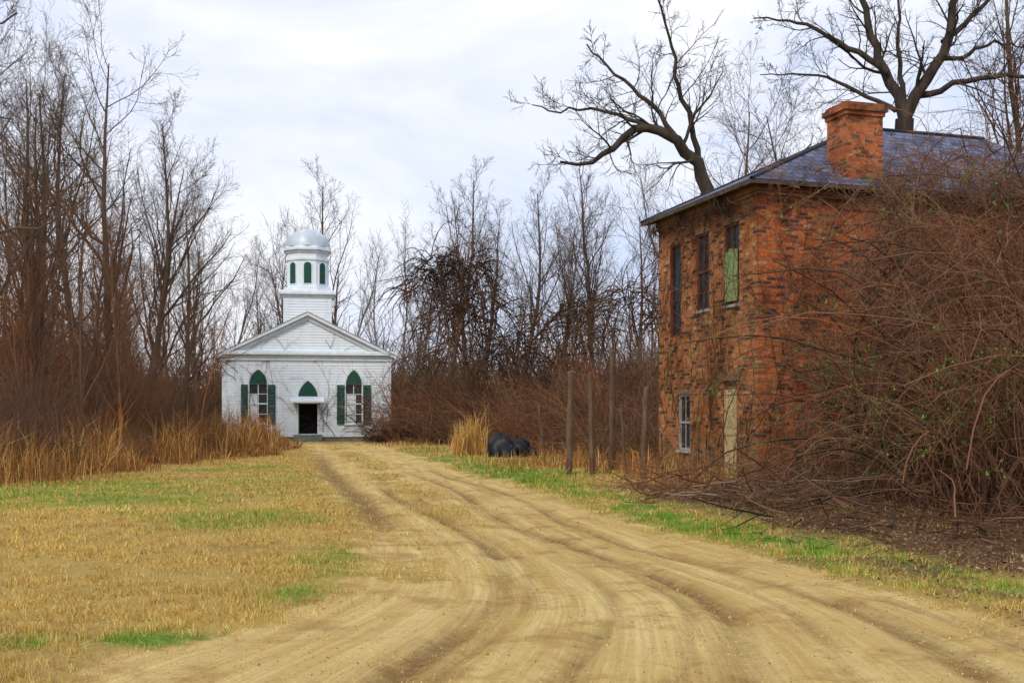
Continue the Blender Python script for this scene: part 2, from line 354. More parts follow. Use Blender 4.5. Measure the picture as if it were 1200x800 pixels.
def thicket(n,sx,sy,L0,L1,r=.014,k2=4,arch=-.12,spread=.35,k3=0):
    O=np.stack([rng.uniform(-sx,sx,n),rng.uniform(-sy,sy,n),np.full(n,-.05)],-1)
    D=np.stack([rng.normal(0,spread,n),rng.normal(0,spread,n),np.ones(n)],-1)
    L=rng.uniform(L0,L1,n)*rng.uniform(.6,1.15,n); P=paths(O,D,L,7,.12,.05,arch); R=taper(rng.uniform(.5,1.5,n)*r,7,.4)
    G=[(P,R,3)]
    P2,R2,L2=kids(P,R,L,k2,.25,1,.7,.3,.38,4,.18,-.02,.6,.5,r*.4); G.append((P2,R2,3))
    if k3:
        P3,R3,L3=kids(P2,R2,L2,k3,.2,1,.7,.3,.5,3,.18,-.02,.6,.5,r*.3); G.append((P3,R3,3))
    return tubes(G)
um=[thicket(300,4.5,2,2.0,6.5,.026,4) for i in range(3)]
inst=[]
for y0,n,s in ((74,10,.9),(84,13,1.15),(97,14,1.45),(120,16,1.9)):
    for i in range(n):
        px=-100+1400*(i+rng.uniform(0,1))/n; y=y0+rng.uniform(-2,2)
        if 235<px<485 and y<87: continue
        inst.append((um[rng.integers(0,3)],(gx(px,y),y,0),rng.uniform(-.3,.3)+rng.integers(0,2)*np.pi,(1.3*s,1,rng.uniform(.7,1.15)*s)))
bake("distant_underbrush",inst,M_brush)
cm=[thicket(340,3.2,1.6,2.0,5.2,.018,5,-.28,.55,0) for i in range(3)]
groups={0:[],1:[],2:[]}; k=0
for px,y,s in ((480,66,.75),(520,65,1.0),(560,63,1.05),(600,61,1.0),(640,60,1.15),(680,59,1.05),(720,57,1.15),(760,55,1.2),(800,52,1.1),
               (620,55,.75),(660,52,.85),(700,50,.9),(740,47,.95),(780,44,1.),(715,44,.6),(765,39,.7),(500,70,1.3),(590,69,1.45),(690,66,1.5),(780,62,1.6)):
    groups[(0,1,2,2)[k%4]].append((cm[k%3],(gx(px,y),y,0),rng.uniform(-.3,.3),(s,1,s*rng.uniform(.8,1.15)))); k+=1
for i,m in enumerate((M_vine,M_barkred,M_bramble)): bake("bramble_thicket",groups[i],m)
lm=[thicket(115,2.6,2.3,2.5,7.5,.017,7,.02,.24,3) for i in range(3)]
groups={0:[],1:[],2:[]}; k=0
for x,y,s in ((-15.6,32,.45),(-16.5,36,.7),(-15,39,.62),(-18,40,.95),(-15.2,44,.6),(-17.6,46,.9),(-20.5,45,1.1),(-16.8,52,.6),(-20,53,.95),(-24,58,1.15),(-19.5,60,.6),
              (-27,56,1.3),(-23,66,.8),(-29,66,1.3),(-14.2,34,.28),(-13.0,41,.30),(-13.6,49,.34),(-15.2,57,.36),(-33,72,1.4),(-21,73,.8),(-13.4,29.5,.26),(-12.6,37,.22),(-11.9,44.5,.24),(-13.6,30.5,.5)):
    groups[(0,1,0,2)[k%4]].append((lm[k%3],(x,y,0),rng.uniform(0,6.28),s)); k+=1
for i,m in enumerate((M_barkred,M_bramble,M_bark)): bake("shrub_thicket",groups[i],m)
# reddish saplings on the left
sp_=[tubes(tree_groups(h=9,r0=.07,k1=16,k2=7,k3=5,t0=.12,a1=.5,ratio1=.42,lean=(l,0),rmin=.008,up=.16,ns=(6,4,3,3))) for l in (.05,-.06,.0)]
inst=[]
for i in range(24):
    y=rng.uniform(36,68); px=rng.uniform(5,235)*(1 if y>45 else .75); s=rng.uniform(.7,1.15)*(.85 if px>190 else 1)
    inst.append((sp_[i%3],(min(gx(px,y),np.interp(y,WEY,WEX)-1.5),y,0),rng.uniform(0,6.28),s))
bake("sapling_thicket",inst,M_barkred)
# named trees
big=[mk_mesh("bare_tree_mesh",*tubes(tree_groups(h=h,r0=r,k1=20,k2=8,k3=5,k4=3,t0=t,a1=a,ratio1=q,rmin=.009,lean=(ln,0),up=u)),M_bark,smooth=True)
     for h,r,t,a,q,ln,u in ((17,.24,.22,.75,.42,.02,.11),(16,.2,.18,.65,.38,-.05,.13),(19,.25,.35,.6,.32,.05,.12))]
for px,y,m,s in ((135,52,0,1.08),(60,46,1,1.04),(20,40,1,.8),(175,56,2,.86),(215,62,0,.78),(-60,31,0,.85),(95,60,2,1.1),(110,44,1,.66),(160,66,1,1.05),(40,58,0,1.1),(235,78,1,.9),(405,84,2,1.02),(528,80,2,1.0),(300,90,0,.72),
                 (345,95,1,.95),(610,72,2,.85),(655,70,1,.88),(690,78,2,1.0),(745,66,0,.8),(570,84,2,.9),(480,92,1,.95),(880,46,0,.85),(960,52,1,1.0),(1190,46,2,1.1)):
    obj("bare_tree",big[m],None,(gx(px,y),y,0),rng.uniform(0,6.28),s)
def limb(pts,r0,r1,n=14):
    pts=np.array(pts,float); d=np.r_[0,np.cumsum(np.linalg.norm(np.diff(pts,axis=0),axis=1))]
    t=np.linspace(0,d[-1],n); P=np.stack([np.interp(t,d,pts[:,i]) for i in range(3)],-1)
    for _ in range(2): P[1:-1]=(P[:-2]+2*P[1:-1]+P[2:])/4
    P[1:-1]+=rng.normal(0,.05,(n-2,3)); return P[None],np.linspace(r0,r1,n)[None],np.array([d[-1]])
def custom_tree(name,limbs,y0,mat,kk,rat,rmin=.009):
    G=[]
    for pxs,r0,r1,dy in limbs:
        n=len(pxs); pts=[(gx(px,y0),y0+dy*i/(n-1),gz(py,y0)) for i,(px,py) in enumerate(pxs)]
        P,R,L=limb(pts,r0,r1); G.append((P,R,8))
        if kk==0 or r1>.2: continue
        P1,R1,L1=kids(P,R,L,kk,.15,1,.8,.25,rat,8,.16,.05,.36,.2,rmin); G.append((P1,R1,5))
        P2,R2,L2=kids(P1,R1,L1,8,.15,1,.7,.25,.5,6,.18,.03,.6,.25,rmin); G.append((P2,R2,4))
        P3,R3,L3=kids(P2,R2,L2,6,.15,1,.6,.25,.5,5,.18,.0,.6,.3,rmin*.8); G.append((P3,R3,3))
    V,Fa=tubes(G); return obj(name,mk_mesh(name,V,Fa,mat,smooth=True))
custom_tree("leaning_tree",[
  ([(862,560),(850,400),(842,300),(830,225)],.34,.28,0),
  ([(830,225),(818,190),(795,168),(770,152),(742,148),(722,168),(708,192),(690,205),(655,198)],.24,.04,-1),
  ([(795,168),(770,125),(742,95),(712,70),(690,40)],.10,.025,1),
  ([(770,152),(745,135),(700,118),(655,122),(625,108)],.08,.018,1.5),
  ([(818,190),(812,150),(790,100),(780,50),(765,10)],.11,.025,-1),
  ([(850,330),(905,260),(930,200),(960,160)],.10,.025,1)],36,M_barkdark,12,.36)
custom_tree("bare_tree",[
  ([(1050,560),(1052,300),(1060,140)],.46,.34,0),
  ([(1060,140),(1046,95),(1030,50),(1020,0),(1005,-60)],.22,.07,1),
  ([(1060,140),(1085,95),(1105,50),(1112,0),(1130,-70)],.25,.07,-1),
  ([(1075,112),(1110,104),(1150,100),(1195,108),(1240,100)],.13,.035,-2),
  ([(1040,85),(1005,55),(965,30),(930,15),(890,10)],.13,.025,1),
  ([(1105,50),(1145,15),(1180,-20),(1220,-60)],.12,.035,1),
  ([(1050,130),(1020,110),(985,80),(940,72),(905,68)],.09,.018,2),
  ([(1060,135),(1063,80),(1068,30),(1075,-40)],.12,.035,2),
  ([(1095,70),(1140,60),(1175,40),(1215,45)],.10,.025,1)],40,M_barkdark,10,.36,.010)
custom_tree("bare_tree",[([(-120,600),(-110,300),(-90,60)],.22,.21,0),([(-95,120),(-50,70),(-10,30),(20,15)],.07,.015,0),([(-100,200),(-60,160),(-20,130),(15,140)],.06,.015,0),([(-105,330),(-60,290),(0,270),(60,262),(100,230)],.05,.012,0)],24,M_bark,7,.3,.006)
def vine_mass(name,blobs,n,mat,r0=.01,r1=.035,L0=1.5,L1=5,k=4):
    G=[]
    for px,py,y,rx,rz in blobs:
        cx=gx(px,y); cz=gz(py,y); th=rng.uniform(0,2*np.pi,n); ph=np.arccos(rng.uniform(-.2,1,n))
        O=np.stack([cx+rx*np.sin(ph)*np.cos(th),y+rx*.7*np.sin(ph)*np.sin(th),cz+rz*np.cos(ph)],-1)
        D=np.stack([np.cos(th)*.6+rng.normal(0,.5,n),np.sin(th)*.6+rng.normal(0,.5,n),rng.normal(.2,.4,n)],-1)
        P=paths(O,D,rng.uniform(L0,L1,n),9,.2,-.22); P[...,2]=np.maximum(P[...,2],.05)
        G.append((P,taper(rng.uniform(r0,r1,n),9,.4),3))
        P2,R2,L2=kids(P,G[-1][1],rng.uniform(L0,L1*.6,n),k,.1,1,.9,.3,.45,5,.25,-.05,.6,.5,r0*.6); G.append((P2,R2,3))
        if r0<.008:
            P3,R3,L3=kids(P2,R2,L2,3,.1,1,.9,.3,.5,4,.25,-.05,.6,.5,r0*.5); G.append((P3,R3,3))
    V,Fa=tubes(G); return obj(name,mk_mesh(name,V,Fa,mat,smooth=True))
vine_mass("vine_tangle",[(550,325,66,1.0,1.2),(515,315,66,.9,.8),(495,345,65,.8,1.5),(560,365,64,1.,1.6),(530,385,64,1.6,1.6),(548,420,63,1.8,1.6)],75,M_vine,.014,.05,1.2,4.2)
vine_mass("vine_tangle",[(655,400,60,1.6,2.0),(690,385,58,1.2,1.6),(620,420,62,1.8,1.4),(735,380,50,1.,1.8),(600,430,60,1.4,1.4)],85,M_vine,.012,.04,1.2,4)
vine_mass("vine_curtain",[(1120,235,22.5,1.2,.8),(1190,215,22.5,1.2,1.),(1100,320,22,1.0,1.2),(1160,330,21,1.2,1.5),(1215,360,19,1.0,1.6)],65,M_bramble,.006,.015,1.5,4,5)
vine_mass("vine_curtain",[(1130,300,22,1.4,1.4),(1195,330,20,1.2,1.8)],55,M_vine,.005,.012,1.5,4,5)

# ---------------------------------------------------------------- white church
def whitemat():
    m,nt,b=newmat("weathered_white_paint")
    ob=nt.nodes.new('ShaderNodeTexCoord').outputs['Object']
    n1=ramp(nt,noise(nt,mapping(nt,ob,(1.5,1.5,.25)),1.2,6,.7),.48,.78); n2=ramp(nt,noise(nt,mapping(nt,ob,(.6,.6,6)),3,4,.6),.54,.82)
    c=mixc(nt,math_(nt,'MULTIPLY',n1,.4),(.80,.87,.93),(.48,.55,.60)); c=mixc(nt,math_(nt,'MULTIPLY',n2,.4),c,(.40,.45,.48))
    sx=nt.nodes.new('ShaderNodeSeparateXYZ'); nt.links.new(ob,sx.inputs[0])
    gr=math_(nt,'MULTIPLY',ramp(nt,sx.outputs[2],1.4,.2),.35); c=mixc(nt,gr,c,(.40,.40,.33))
    nt.links.new(c,b.inputs['Base Color']); b.inputs['Roughness'].default_value=.6; return m
M_white=whitemat()
M_trim=simple("white_trim",(.82,.88,.93),(.64,.71,.76),2,.55,.1)
M_green=simple("green_shutter",(.010,.055,.04),(.025,.10,.07),5,.6,.2,(1,1,8))
M_dome=simple("dome_metal",(.38,.45,.53),(.62,.68,.74),2,.5,.1,(1,1,.4),.2)
M_dark=simple("interior_painted_shade",(.006,.006,.006),(.012,.011,.010),2,.9,0)  # near-black colour stands in for the shade of unlit rooms
M_glass=simple("old_glass",(.015,.018,.02),(.04,.045,.05),2,.15,0)
M_curt=simple("pale_pane",(.60,.66,.72),(.75,.79,.83),3,.4,0)
M_tinroof=simple("tin_roof",(.22,.22,.22),(.34,.33,.31),2,.6,.1)
ch=empty("white_church",(gx(360.5,69),69,0),math.atan2(12.7,69))
W2=5.12; EZ=5.45; PK=7.95
def clap(name,fn,xl,xr,z0,z1,opens,mat,parent,pitch=.17):
    V=[];Fs=[]; z=z0
    while z<z1-1e-3:
        zt=min(z+pitch,z1); zm=(z+zt)/2
        cuts=sorted([(o[0],o[1]) for o in opens if o[2]<zm<o[3]])
        segs=[]; pos=(xl(z),xl(zt))
        for c0,c1 in cuts: segs.append((pos,(c0,c0))); pos=(c1,c1)
        segs.append((pos,(xr(z),xr(zt))))
        for (a0,a1),(b0,b1) in segs:
            if b0-a0<.02: continue
            k=len(V); V+=[fn(a0,.034,z),fn(b0,.034,z),fn(b1,.004,zt),fn(a1,.004,zt),fn(a0,0,z),fn(b0,0,z)]
            Fs+=[(k,k+1,k+2,k+3),(k+4,k+5,k+1,k)]
        z=zt
    return poly(name,V,Fs,mat,parent)
wx=[(-3.0,1.06),(2.84,.98)]
op=[(cx-w/2,cx+w/2,1.15,3.55) for cx,w in wx]+[(-.56,.60,.45,2.35)]
clap("front_wall",lambda x,d,z:(x,-d,z),lambda z:-W2,lambda z:W2,.3,EZ,op,M_white,ch)
gh=lambda z:W2*(PK-z)/(PK-EZ)
clap("gable",lambda x,d,z:(x,-d+.04,z),lambda z:-gh(z),lambda z:gh(z),EZ,PK,[],M_white,ch)
clap("side_wall_right",lambda x,d,z:(W2+d,x,z),lambda z:0.,lambda z:15.,.3,EZ,[],M_white,ch)
clap("side_wall_left",lambda x,d,z:(-W2-d,15-x,z),lambda z:0.,lambda z:15.,.3,EZ,[],M_white,ch)
poly("back_wall",[(-W2,15,0),(W2,15,0),(W2,15,EZ),(0,15,PK),(-W2,15,EZ)],[(0,1,2,3,4)],M_white,ch)
boxes("interior_shade_panel",[(-4.9,4.9,.7,.75,.3,5.4)],M_dark,ch)  # black sheet painting the shade seen behind door and windows
M_found=simple("foundation",(.16,.13,.11),(.3,.25,.2),4,.9,.3)
boxes("foundation",[(-W2+.03,W2-.03,.03,14.9,-.3,.3)],M_found,ch)
boxes("corner_boards",[(-W2-.05,-W2+.24,-.06,.25,.28,EZ-.02),(W2-.24,W2+.05,-.06,.25,.28,EZ-.02),(-W2+.24,-.62,-.05,-.002,.28,.48),(.66,W2-.24,-.05,-.002,.28,.48)],M_trim,ch)
boxes("entablature",[(-W2-.1,W2+.1,-.12,-.035,5.02,5.36),(-W2-.32,W2+.32,-.36,.0,5.363,5.50),(-W2-.22,W2+.22,-.26,-.0,5.503,5.62)],M_trim,ch)
sl=math.atan2(PK-EZ,W2)
def rake(name,s,off,th,y0,y1,mat,ext=.38):
    V=[]
    for (x,o) in ((-.0,off),(W2+ext,off),(W2+ext,off+th),(0,off+th)):
        z=PK-(x)*(PK-EZ)/W2+o/math.cos(sl)
        for y in (y0,y1): V.append((s*x,y,z))
    Fs=[(0,2,4,6),(1,7,5,3),(0,1,3,2),(2,3,5,4),(4,5,7,6),(6,7,1,0)]
    return poly(name,V,Fs,mat,ch)
for s,nm in ((-1,"left"),(1,"right")):
    rake("rake_frieze_"+nm,s,-.36,.22,-.10,-.004,M_trim,-.15)
    rake("rake_cornice_"+nm,s,-.12,.16,-.36,.0,M_trim,.36)
    rake("roof_"+nm,s,.045,.05,-.38,15.3,M_tinroof,.40)
def arch_pts(w,h,cx,z0,n=9):
    c=(h*h-w*w/4)/w; r=c+w/2; a1=math.atan2(h,-c) if c>1e-6 else math.pi/2
    L=[(cx+c+r*math.cos(math.pi-(math.pi-a1)*i/n), z0+r*math.sin(math.pi-(math.pi-a1)*i/n)) for i in range(n+1)]
    Rr=[(2*cx-x,z) for x,z in L[::-1][1:]]
    return L+Rr
def prism(name,pts,y0,y1,mat,parent,M=None):
    n=len(pts); V=[(x,y0,z) for x,z in pts]+[(x,y1,z) for x,z in pts]
    Fs=[tuple(range(n)),tuple(range(2*n-1,n-1,-1))]+[(i,(i+1)%n,n+(i+1)%n,n+i) for i in range(n)]
    if M is not None: V=[tuple(M@Vector(v)) for v in V]
    return poly(name,V,Fs,mat,parent)
for i,(cx,w) in enumerate(wx):
    prism("arch_frame_%d"%i,arch_pts(w+.22,1.05,cx,3.55),-.075,-.03,M_trim,ch)
    prism("arch_louver_%d"%i,arch_pts(w,.90,cx,3.555),-.10,-.074,M_green,ch)
    a,b=cx-w/2,cx+w/2
    boxes("window_frame_%d"%i,[(a-.09,a,-.07,.1,1.1,3.547),(b,b+.09,-.07,.1,1.1,3.547),(a-.12,b+.12,-.12,.1,1.0,1.098),(a,b,-.02,.03,2.3,2.38),
        (cx-.025,cx+.025,-.012,.02,1.1,2.298),(cx-.025,cx+.025,-.012,.02,2.382,3.547),(a,b,-.008,.02,1.68,1.72),(a,b,-.008,.02,2.92,2.96)],M_trim,ch)
    boxes("glass_%d"%i,[(a,b,.04,.05,1.1,3.55)],M_glass,ch)
    boxes("blind_%d"%i,[(a+.05,cx-.05 if i==0 else b-.35,.025,.035,1.2,2.9)],M_curt,ch)
for i,(a,b,yo) in enumerate(((-4.02,-3.62,.22),(-2.42,-1.96,0),(1.80,2.27,0),(3.42,3.90,0))):
    L=[(a,a+.07,-.13-.0,-.075,1.08,3.5),(b-.07,b,-.13,-.075,1.08,3.5),(a+.07,b-.07,-.13,-.075,3.42,3.5),(a+.07,b-.07,-.13,-.075,1.08,1.18),(a+.07,b-.07,-.13,-.075,2.25,2.35)]
    z=1.2
    while z<3.4:
        if not(2.2<z<2.36): L.append((a+.071,b-.071,-.118,-.08,z,z+.05))
        z+=.085
    boxes("shutter_%d"%i,L,M_green,ch)
prism("door_arch_frame",arch_pts(1.42,1.28,.02,2.62),-.075,-.03,M_trim,ch)
prism("door_arch",arch_pts(1.2,1.12,.02,2.66),-.10,-.074,M_green,ch)
boxes("door_frame",[(-.68,-.56,-.07,.2,.45,2.4),(.60,.72,-.07,.2,.45,2.4),(-.56,.60,-.05,.2,2.35,2.45)],M_trim,ch)
poly("door_hood",[(-1.0,-.03,2.62),(.98,-.03,2.62),(-1.05,-.85,2.40),(1.03,-.85,2.40),(-1.05,-.85,2.5),(1.03,-.85,2.5),(-1.0,-.03,2.82),(1.0,-.03,2.82)],
     [(0,1,3,2),(2,3,5,4),(4,5,7,6),(0,2,4,6),(1,7,5,3)],M_trim,ch)
boxes("hood_brackets",[(-.85,-.78,-.6,-.05,2.2,2.5),(.76,.83,-.6,-.05,2.2,2.5)],M_trim,ch)
M_step=simple("mossy_step",(.10,.16,.12),(.22,.24,.20),4,.9,.2)
boxes("entry_steps",[(-.85,.9,-.75,-.04,-.1,.42),(-.85,.9,-1.1,-.752,-.1,.22)],M_step,ch)
boxes("door_leaf",[(-.55,-.48,.1,.75,.45,2.34)],M_green,ch)
SY=2.2
def sbox(w,z0,z1,nm):
    h=w/2
    clap(nm+"_f",lambda x,d,z:(x,SY-h-d,z),lambda z:-h,lambda z:h,z0,z1,[],M_white,ch)
    clap(nm+"_r",lambda x,d,z:(h+d,SY+x,z),lambda z:-h,lambda z:h,z0,z1,[],M_white,ch)
    clap(nm+"_l",lambda x,d,z:(-h-d,SY-x,z),lambda z:-h,lambda z:h,z0,z1,[],M_white,ch)
    clap(nm+"_b",lambda x,d,z:(-x,SY+h+d,z),lambda z:-h,lambda z:h,z0,z1,[],M_white,ch)
sbox(3.0,6.9,9.05,"tower_base")
def ring(nm,w,z0,z1,mat=M_trim): boxes(nm,[(-w/2,w/2,SY-w/2,SY+w/2,z0,z1)],mat,ch)
ring("tower_cornice_1",3.2,9.05,9.2); ring("tower_cornice_2",3.5,9.202,9.36); ring("tower_cornice_3",3.3,9.362,9.47)
def octa(nm,r,z0,z1,mat,r2=None,n=8):
    r2=r2 or r; V=[]
    for z,rr in ((z0,r),(z1,r2)):
        for i in range(n):
            a=math.pi/n+i*2*math.pi/n; V.append((rr*math.cos(a),SY+rr*math.sin(a),z))
    Fs=[tuple(range(n-1,-1,-1)),tuple(range(n,2*n))]+[(i,(i+1)%n,n+(i+1)%n,n+i) for i in range(n)]
    return poly(nm,V,Fs,mat,ch)
octa("belfry_plinth",1.56,9.47,9.72,M_trim); octa("belfry",1.36,9.72,12.0,M_white)
octa("belfry_band",1.44,11.42,11.55,M_trim)
octa("belfry_cornice_1",1.46,11.9,12.05,M_trim); octa("belfry_cornice_2",1.62,12.052,12.18,M_trim); octa("belfry_cornice_3",1.5,12.182,12.32,M_trim)
ap=1.36*math.cos(math.pi/8)
for i in range(8):
    M=Matrix.Translation((0,SY,0))@Matrix.Rotation(i*math.pi/4,4,'Z')
    pts=arch_pts(.46,.23,0,11.05)+[(.23,9.95),(-.23,9.95)]
    pt2=arch_pts(.62,.31,0,11.05)+[(.31,9.88),(-.31,9.88)]
    prism("louver_trim_%d"%i,pt2[::1],-ap-.04,-ap+.02,M_trim,ch,M)
    prism("belfry_louver_%d"%i,pts,-ap-.06,-ap-.038,M_green,ch,M)
V=[];Fs=[];ns=32;nr=9
for j in range(nr+1):
    t=j/nr*math.pi/2; rr=1.42*math.cos(t) if j<nr else .03; z=12.32+1.22*math.sin(t)
    for i in range(ns):
        k=1.02 if i%4==0 else 1; V.append((rr*k*math.cos(2*math.pi*i/ns),SY+rr*k*math.sin(2*math.pi*i/ns),z))
for j in range(nr):
    for i in range(ns): Fs.append((j*ns+i,j*ns+(i+1)%ns,(j+1)*ns+(i+1)%ns,(j+1)*ns+i))
poly("dome",V,Fs,M_dome,ch,smooth=True)
octa("finial_base",.14,13.48,13.62,M_dome); octa("finial",.05,13.62,13.85,M_dome,.02)
def wallvines(name,n,x0,x1,z0,L,side,parent,mat,r=.012,kk=5,lean=.3,zmax=99,yo=-.06,thick=.04,axis='x'):
    O=np.stack([rng.uniform(x0,x1,n),np.zeros(n),rng.uniform(z0[0],z0[1],n)],-1)
    D=np.stack([rng.normal(side,lean,n),np.zeros(n),np.ones(n)],-1); Ls=rng.uniform(L*.4,L,n)
    P=paths(O,D,Ls,12,.16,.0); R=taper(rng.uniform(.6,1.4,n)*r,12,.35); G=[(P,R,3)]
    P2,R2,L2=kids(P,R,Ls,kk,.1,1,.8,.3,.3,6,.2,0,.6,.4,r*.4); G.append((P2,R2,3))
    P3,R3,L3=kids(P2,R2,L2,3,.1,1,.8,.3,.5,4,.2,0,.6,.4,r*.35); G.append((P3,R3,3))
    for Q,_,_ in G:
        Q[...,1]=yo-np.abs(Q[...,1]%thick)-rng.uniform(0,thick,(Q.shape[0],1)); Q[...,2]=np.minimum(Q[...,2],zmax-rng.uniform(0,.5,Q[...,2].shape))
        if axis=='y':
            t=Q[...,0].copy(); Q[...,0]=Q[...,1]; Q[...,1]=t
    V,Fa=tubes(G); return obj(name,mk_mesh(name,V,Fa,mat),parent)
wallvines("vines",10,-1,5,(0,2.5),5.5,.1,ch,M_vine,.016,5,.6,5.3)
wallvines("vines_b",9,-5,-1,(2,4.4),3,.1,ch,M_vine,.014,4,1.2,5.3)
wallvines("vines_c",6,-3,3,(5.6,5.8),2.0,.1,ch,M_vine,.01,4,1.2,7.2,-.02)

# ---------------------------------------------------------------- brick house
def brickmat(name,base1,base2,dark,stain,yellow=.0,topz=6.2):
    m,nt,b=newmat(name)
    tc=nt.nodes.new('ShaderNodeTexCoord'); uv=tc.outputs['UV']; ob=tc.outputs['Object']
    nw=nt.nodes.new('ShaderNodeTexNoise'); nw.inputs['Scale'].default_value=4; nt.links.new(uv,nw.inputs['Vector'])
    vm=nt.nodes.new('ShaderNodeVectorMath'); vm.operation='SCALE'; vm.inputs[3].default_value=.018; nt.links.new(nw.outputs['Color'],vm.inputs[0])
    va=nt.nodes.new('ShaderNodeVectorMath'); nt.links.new(uv,va.inputs[0]); nt.links.new(vm.outputs[0],va.inputs[1])
    def bt(c1,c2,mo):
        t=nt.nodes.new('ShaderNodeTexBrick'); t.inputs['Scale'].default_value=1; t.inputs['Brick Width'].default_value=.24; t.inputs['Row Height'].default_value=.09
        t.inputs['Mortar Size'].default_value=.012; t.inputs['Mortar Smooth'].default_value=.2
        t.inputs['Color1'].default_value=(*c1,1); t.inputs['Color2'].default_value=(*c2,1); t.inputs['Mortar'].default_value=(*mo,1)
        nt.links.new(va.outputs[0],t.inputs['Vector']); return t
    t1=bt(base1,base2,(.34,.22,.13)); t2=bt((0,0,0),(1,1,1),(0.3,.3,.3))
    n1=noise(nt,ob,.55,5,.7); n2=noise(nt,ob,2.0,5,.7); n3=noise(nt,ob,14,3,.7)
    c=mixc(nt,ramp(nt,t2.outputs['Color'],.62,.9),t1.outputs['Color'],dark)
    c=mixc(nt,ramp(nt,t2.outputs['Color'],.10,.0),c,(.58,.32,.16))
    c=mixc(nt,math_(nt,'MULTIPLY',ramp(nt,n1,.48,.62),.85),c,mixc(nt,.8,c,stain,'MULTIPLY'))
    c=mixc(nt,math_(nt,'MULTIPLY',ramp(nt,n2,.52,.63),.88),c,mixc(nt,.9,c,(.28,.19,.16),'MULTIPLY'))
    c=mixc(nt,math_(nt,'MULTIPLY',ramp(nt,noise(nt,mapping(nt,ob,(1,1,.35)),1.6,5,.75,.3),.58,.66),.75),c,(.06,.04,.03))
    c=mixc(nt,math_(nt,'MULTIPLY',ramp(nt,noise(nt,ob,1.4,5,.75,.3),.57,.66),.30+yellow),c,(.55,.34,.12))
    c=mixc(nt,math_(nt,'MULTIPLY',n3,.2),c,(.16,.07,.04))
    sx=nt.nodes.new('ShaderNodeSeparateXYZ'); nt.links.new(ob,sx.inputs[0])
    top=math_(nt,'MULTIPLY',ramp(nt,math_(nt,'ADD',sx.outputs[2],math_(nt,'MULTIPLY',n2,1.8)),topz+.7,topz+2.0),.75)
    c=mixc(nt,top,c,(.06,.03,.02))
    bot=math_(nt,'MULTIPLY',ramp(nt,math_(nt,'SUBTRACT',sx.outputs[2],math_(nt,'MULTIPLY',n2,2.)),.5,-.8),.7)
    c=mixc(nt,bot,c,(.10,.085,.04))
    nt.links.new(c,b.inputs['Base Color']); b.inputs['Roughness'].default_value=.9
    h=math_(nt,'ADD',math_(nt,'MULTIPLY',t1.outputs['Fac'],-1.),math_(nt,'MULTIPLY',n3,.6)); bump(nt,b,h,1.,.035)
    return m
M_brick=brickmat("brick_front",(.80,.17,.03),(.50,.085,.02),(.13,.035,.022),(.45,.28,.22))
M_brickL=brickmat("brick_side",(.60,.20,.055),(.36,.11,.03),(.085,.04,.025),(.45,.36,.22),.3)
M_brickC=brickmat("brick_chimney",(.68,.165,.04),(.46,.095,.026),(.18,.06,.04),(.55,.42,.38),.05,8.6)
bh=empty("brick_house",(5.63,25.4,0),math.atan2(.294,.956))
BW,BD,BH=11.5,5.4,6.95
def wall(name,fn,W,z0,H,opens,th,mat,parent):
    xs=sorted(set([0,W]+[o[0] for o in opens]+[o[1] for o in opens])); zs=sorted(set([z0,H]+[o[2] for o in opens]+[o[3] for o in opens]))
    V=[];Fs=[];uv=[]
    def q(pts,uvs):
        k=len(V); V.extend([fn(*p) for p in pts]); Fs.append((k,k+1,k+2,k+3)); uv.extend(uvs)
    for i in range(len(xs)-1):
        for j in range(len(zs)-1):
            a,b_,c,d=xs[i],xs[i+1],zs[j],zs[j+1]; mx,mz=(a+b_)/2,(c+d)/2
            if any(o[0]<mx<o[1] and o[2]<mz<o[3] for o in opens): continue
            q([(a,0,c),(b_,0,c),(b_,0,d),(a,0,d)],[(a,c),(b_,c),(b_,d),(a,d)])
            q([(b_,th,c),(a,th,c),(a,th,d),(b_,th,d)],[(a,c),(b_,c),(b_,d),(a,d)])
    for a,b_,c,d in opens:
        q([(a,0,c),(a,th,c),(a,th,d),(a,0,d)][::-1],[(0,c),(th,c),(th,d),(0,d)][::-1])
        q([(b_,0,c),(b_,th,c),(b_,th,d),(b_,0,d)],[(0,c),(th,c),(th,d),(0,d)])
        q([(a,0,d),(b_,0,d),(b_,th,d),(a,th,d)],[(a,0),(b_,0),(b_,th),(a,th)])
        q([(a,0,c),(b_,0,c),(b_,th,c),(a,th,c)],[(a,0),(b_,0),(b_,th),(a,th)])
    return poly(name,V,Fs,mat,parent,uv)
opL=[(.885,1.60,4.32,6.26),(2.41,3.11,4.33,6.26),(4.01,4.69,3.75,6.22),(3.46,4.16,.76,2.21),(1.0,1.69,.05,2.5)]
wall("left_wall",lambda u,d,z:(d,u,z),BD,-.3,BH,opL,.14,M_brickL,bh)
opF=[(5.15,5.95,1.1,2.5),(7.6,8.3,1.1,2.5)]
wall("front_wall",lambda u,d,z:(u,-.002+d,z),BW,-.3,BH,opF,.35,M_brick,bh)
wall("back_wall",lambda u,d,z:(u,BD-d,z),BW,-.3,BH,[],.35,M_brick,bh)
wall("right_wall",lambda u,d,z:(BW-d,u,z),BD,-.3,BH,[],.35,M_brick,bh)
boxes("floors_and_shade_panels",[(.36,BW-.36,.36,BD-.36,3.2,3.35),(1.6,1.7,.36,BD-.36,0,3.19),(.9,1.0,.36,BD-.36,3.36,6.9)],M_dark,bh)  # floor slab and upright sheets, coloured near-black to imitate interior shade
M_wood=simple("old_wood",(.13,.075,.045),(.27,.17,.10),5,.85,.4,(1,1,.3))
M_post=simple("post_wood",(.07,.045,.03),(.19,.12,.075),5,.85,.5,(1,1,.3))
M_eave=simple("dark_eave_wood",(.04,.03,.025),(.12,.085,.06),5,.85,.3)
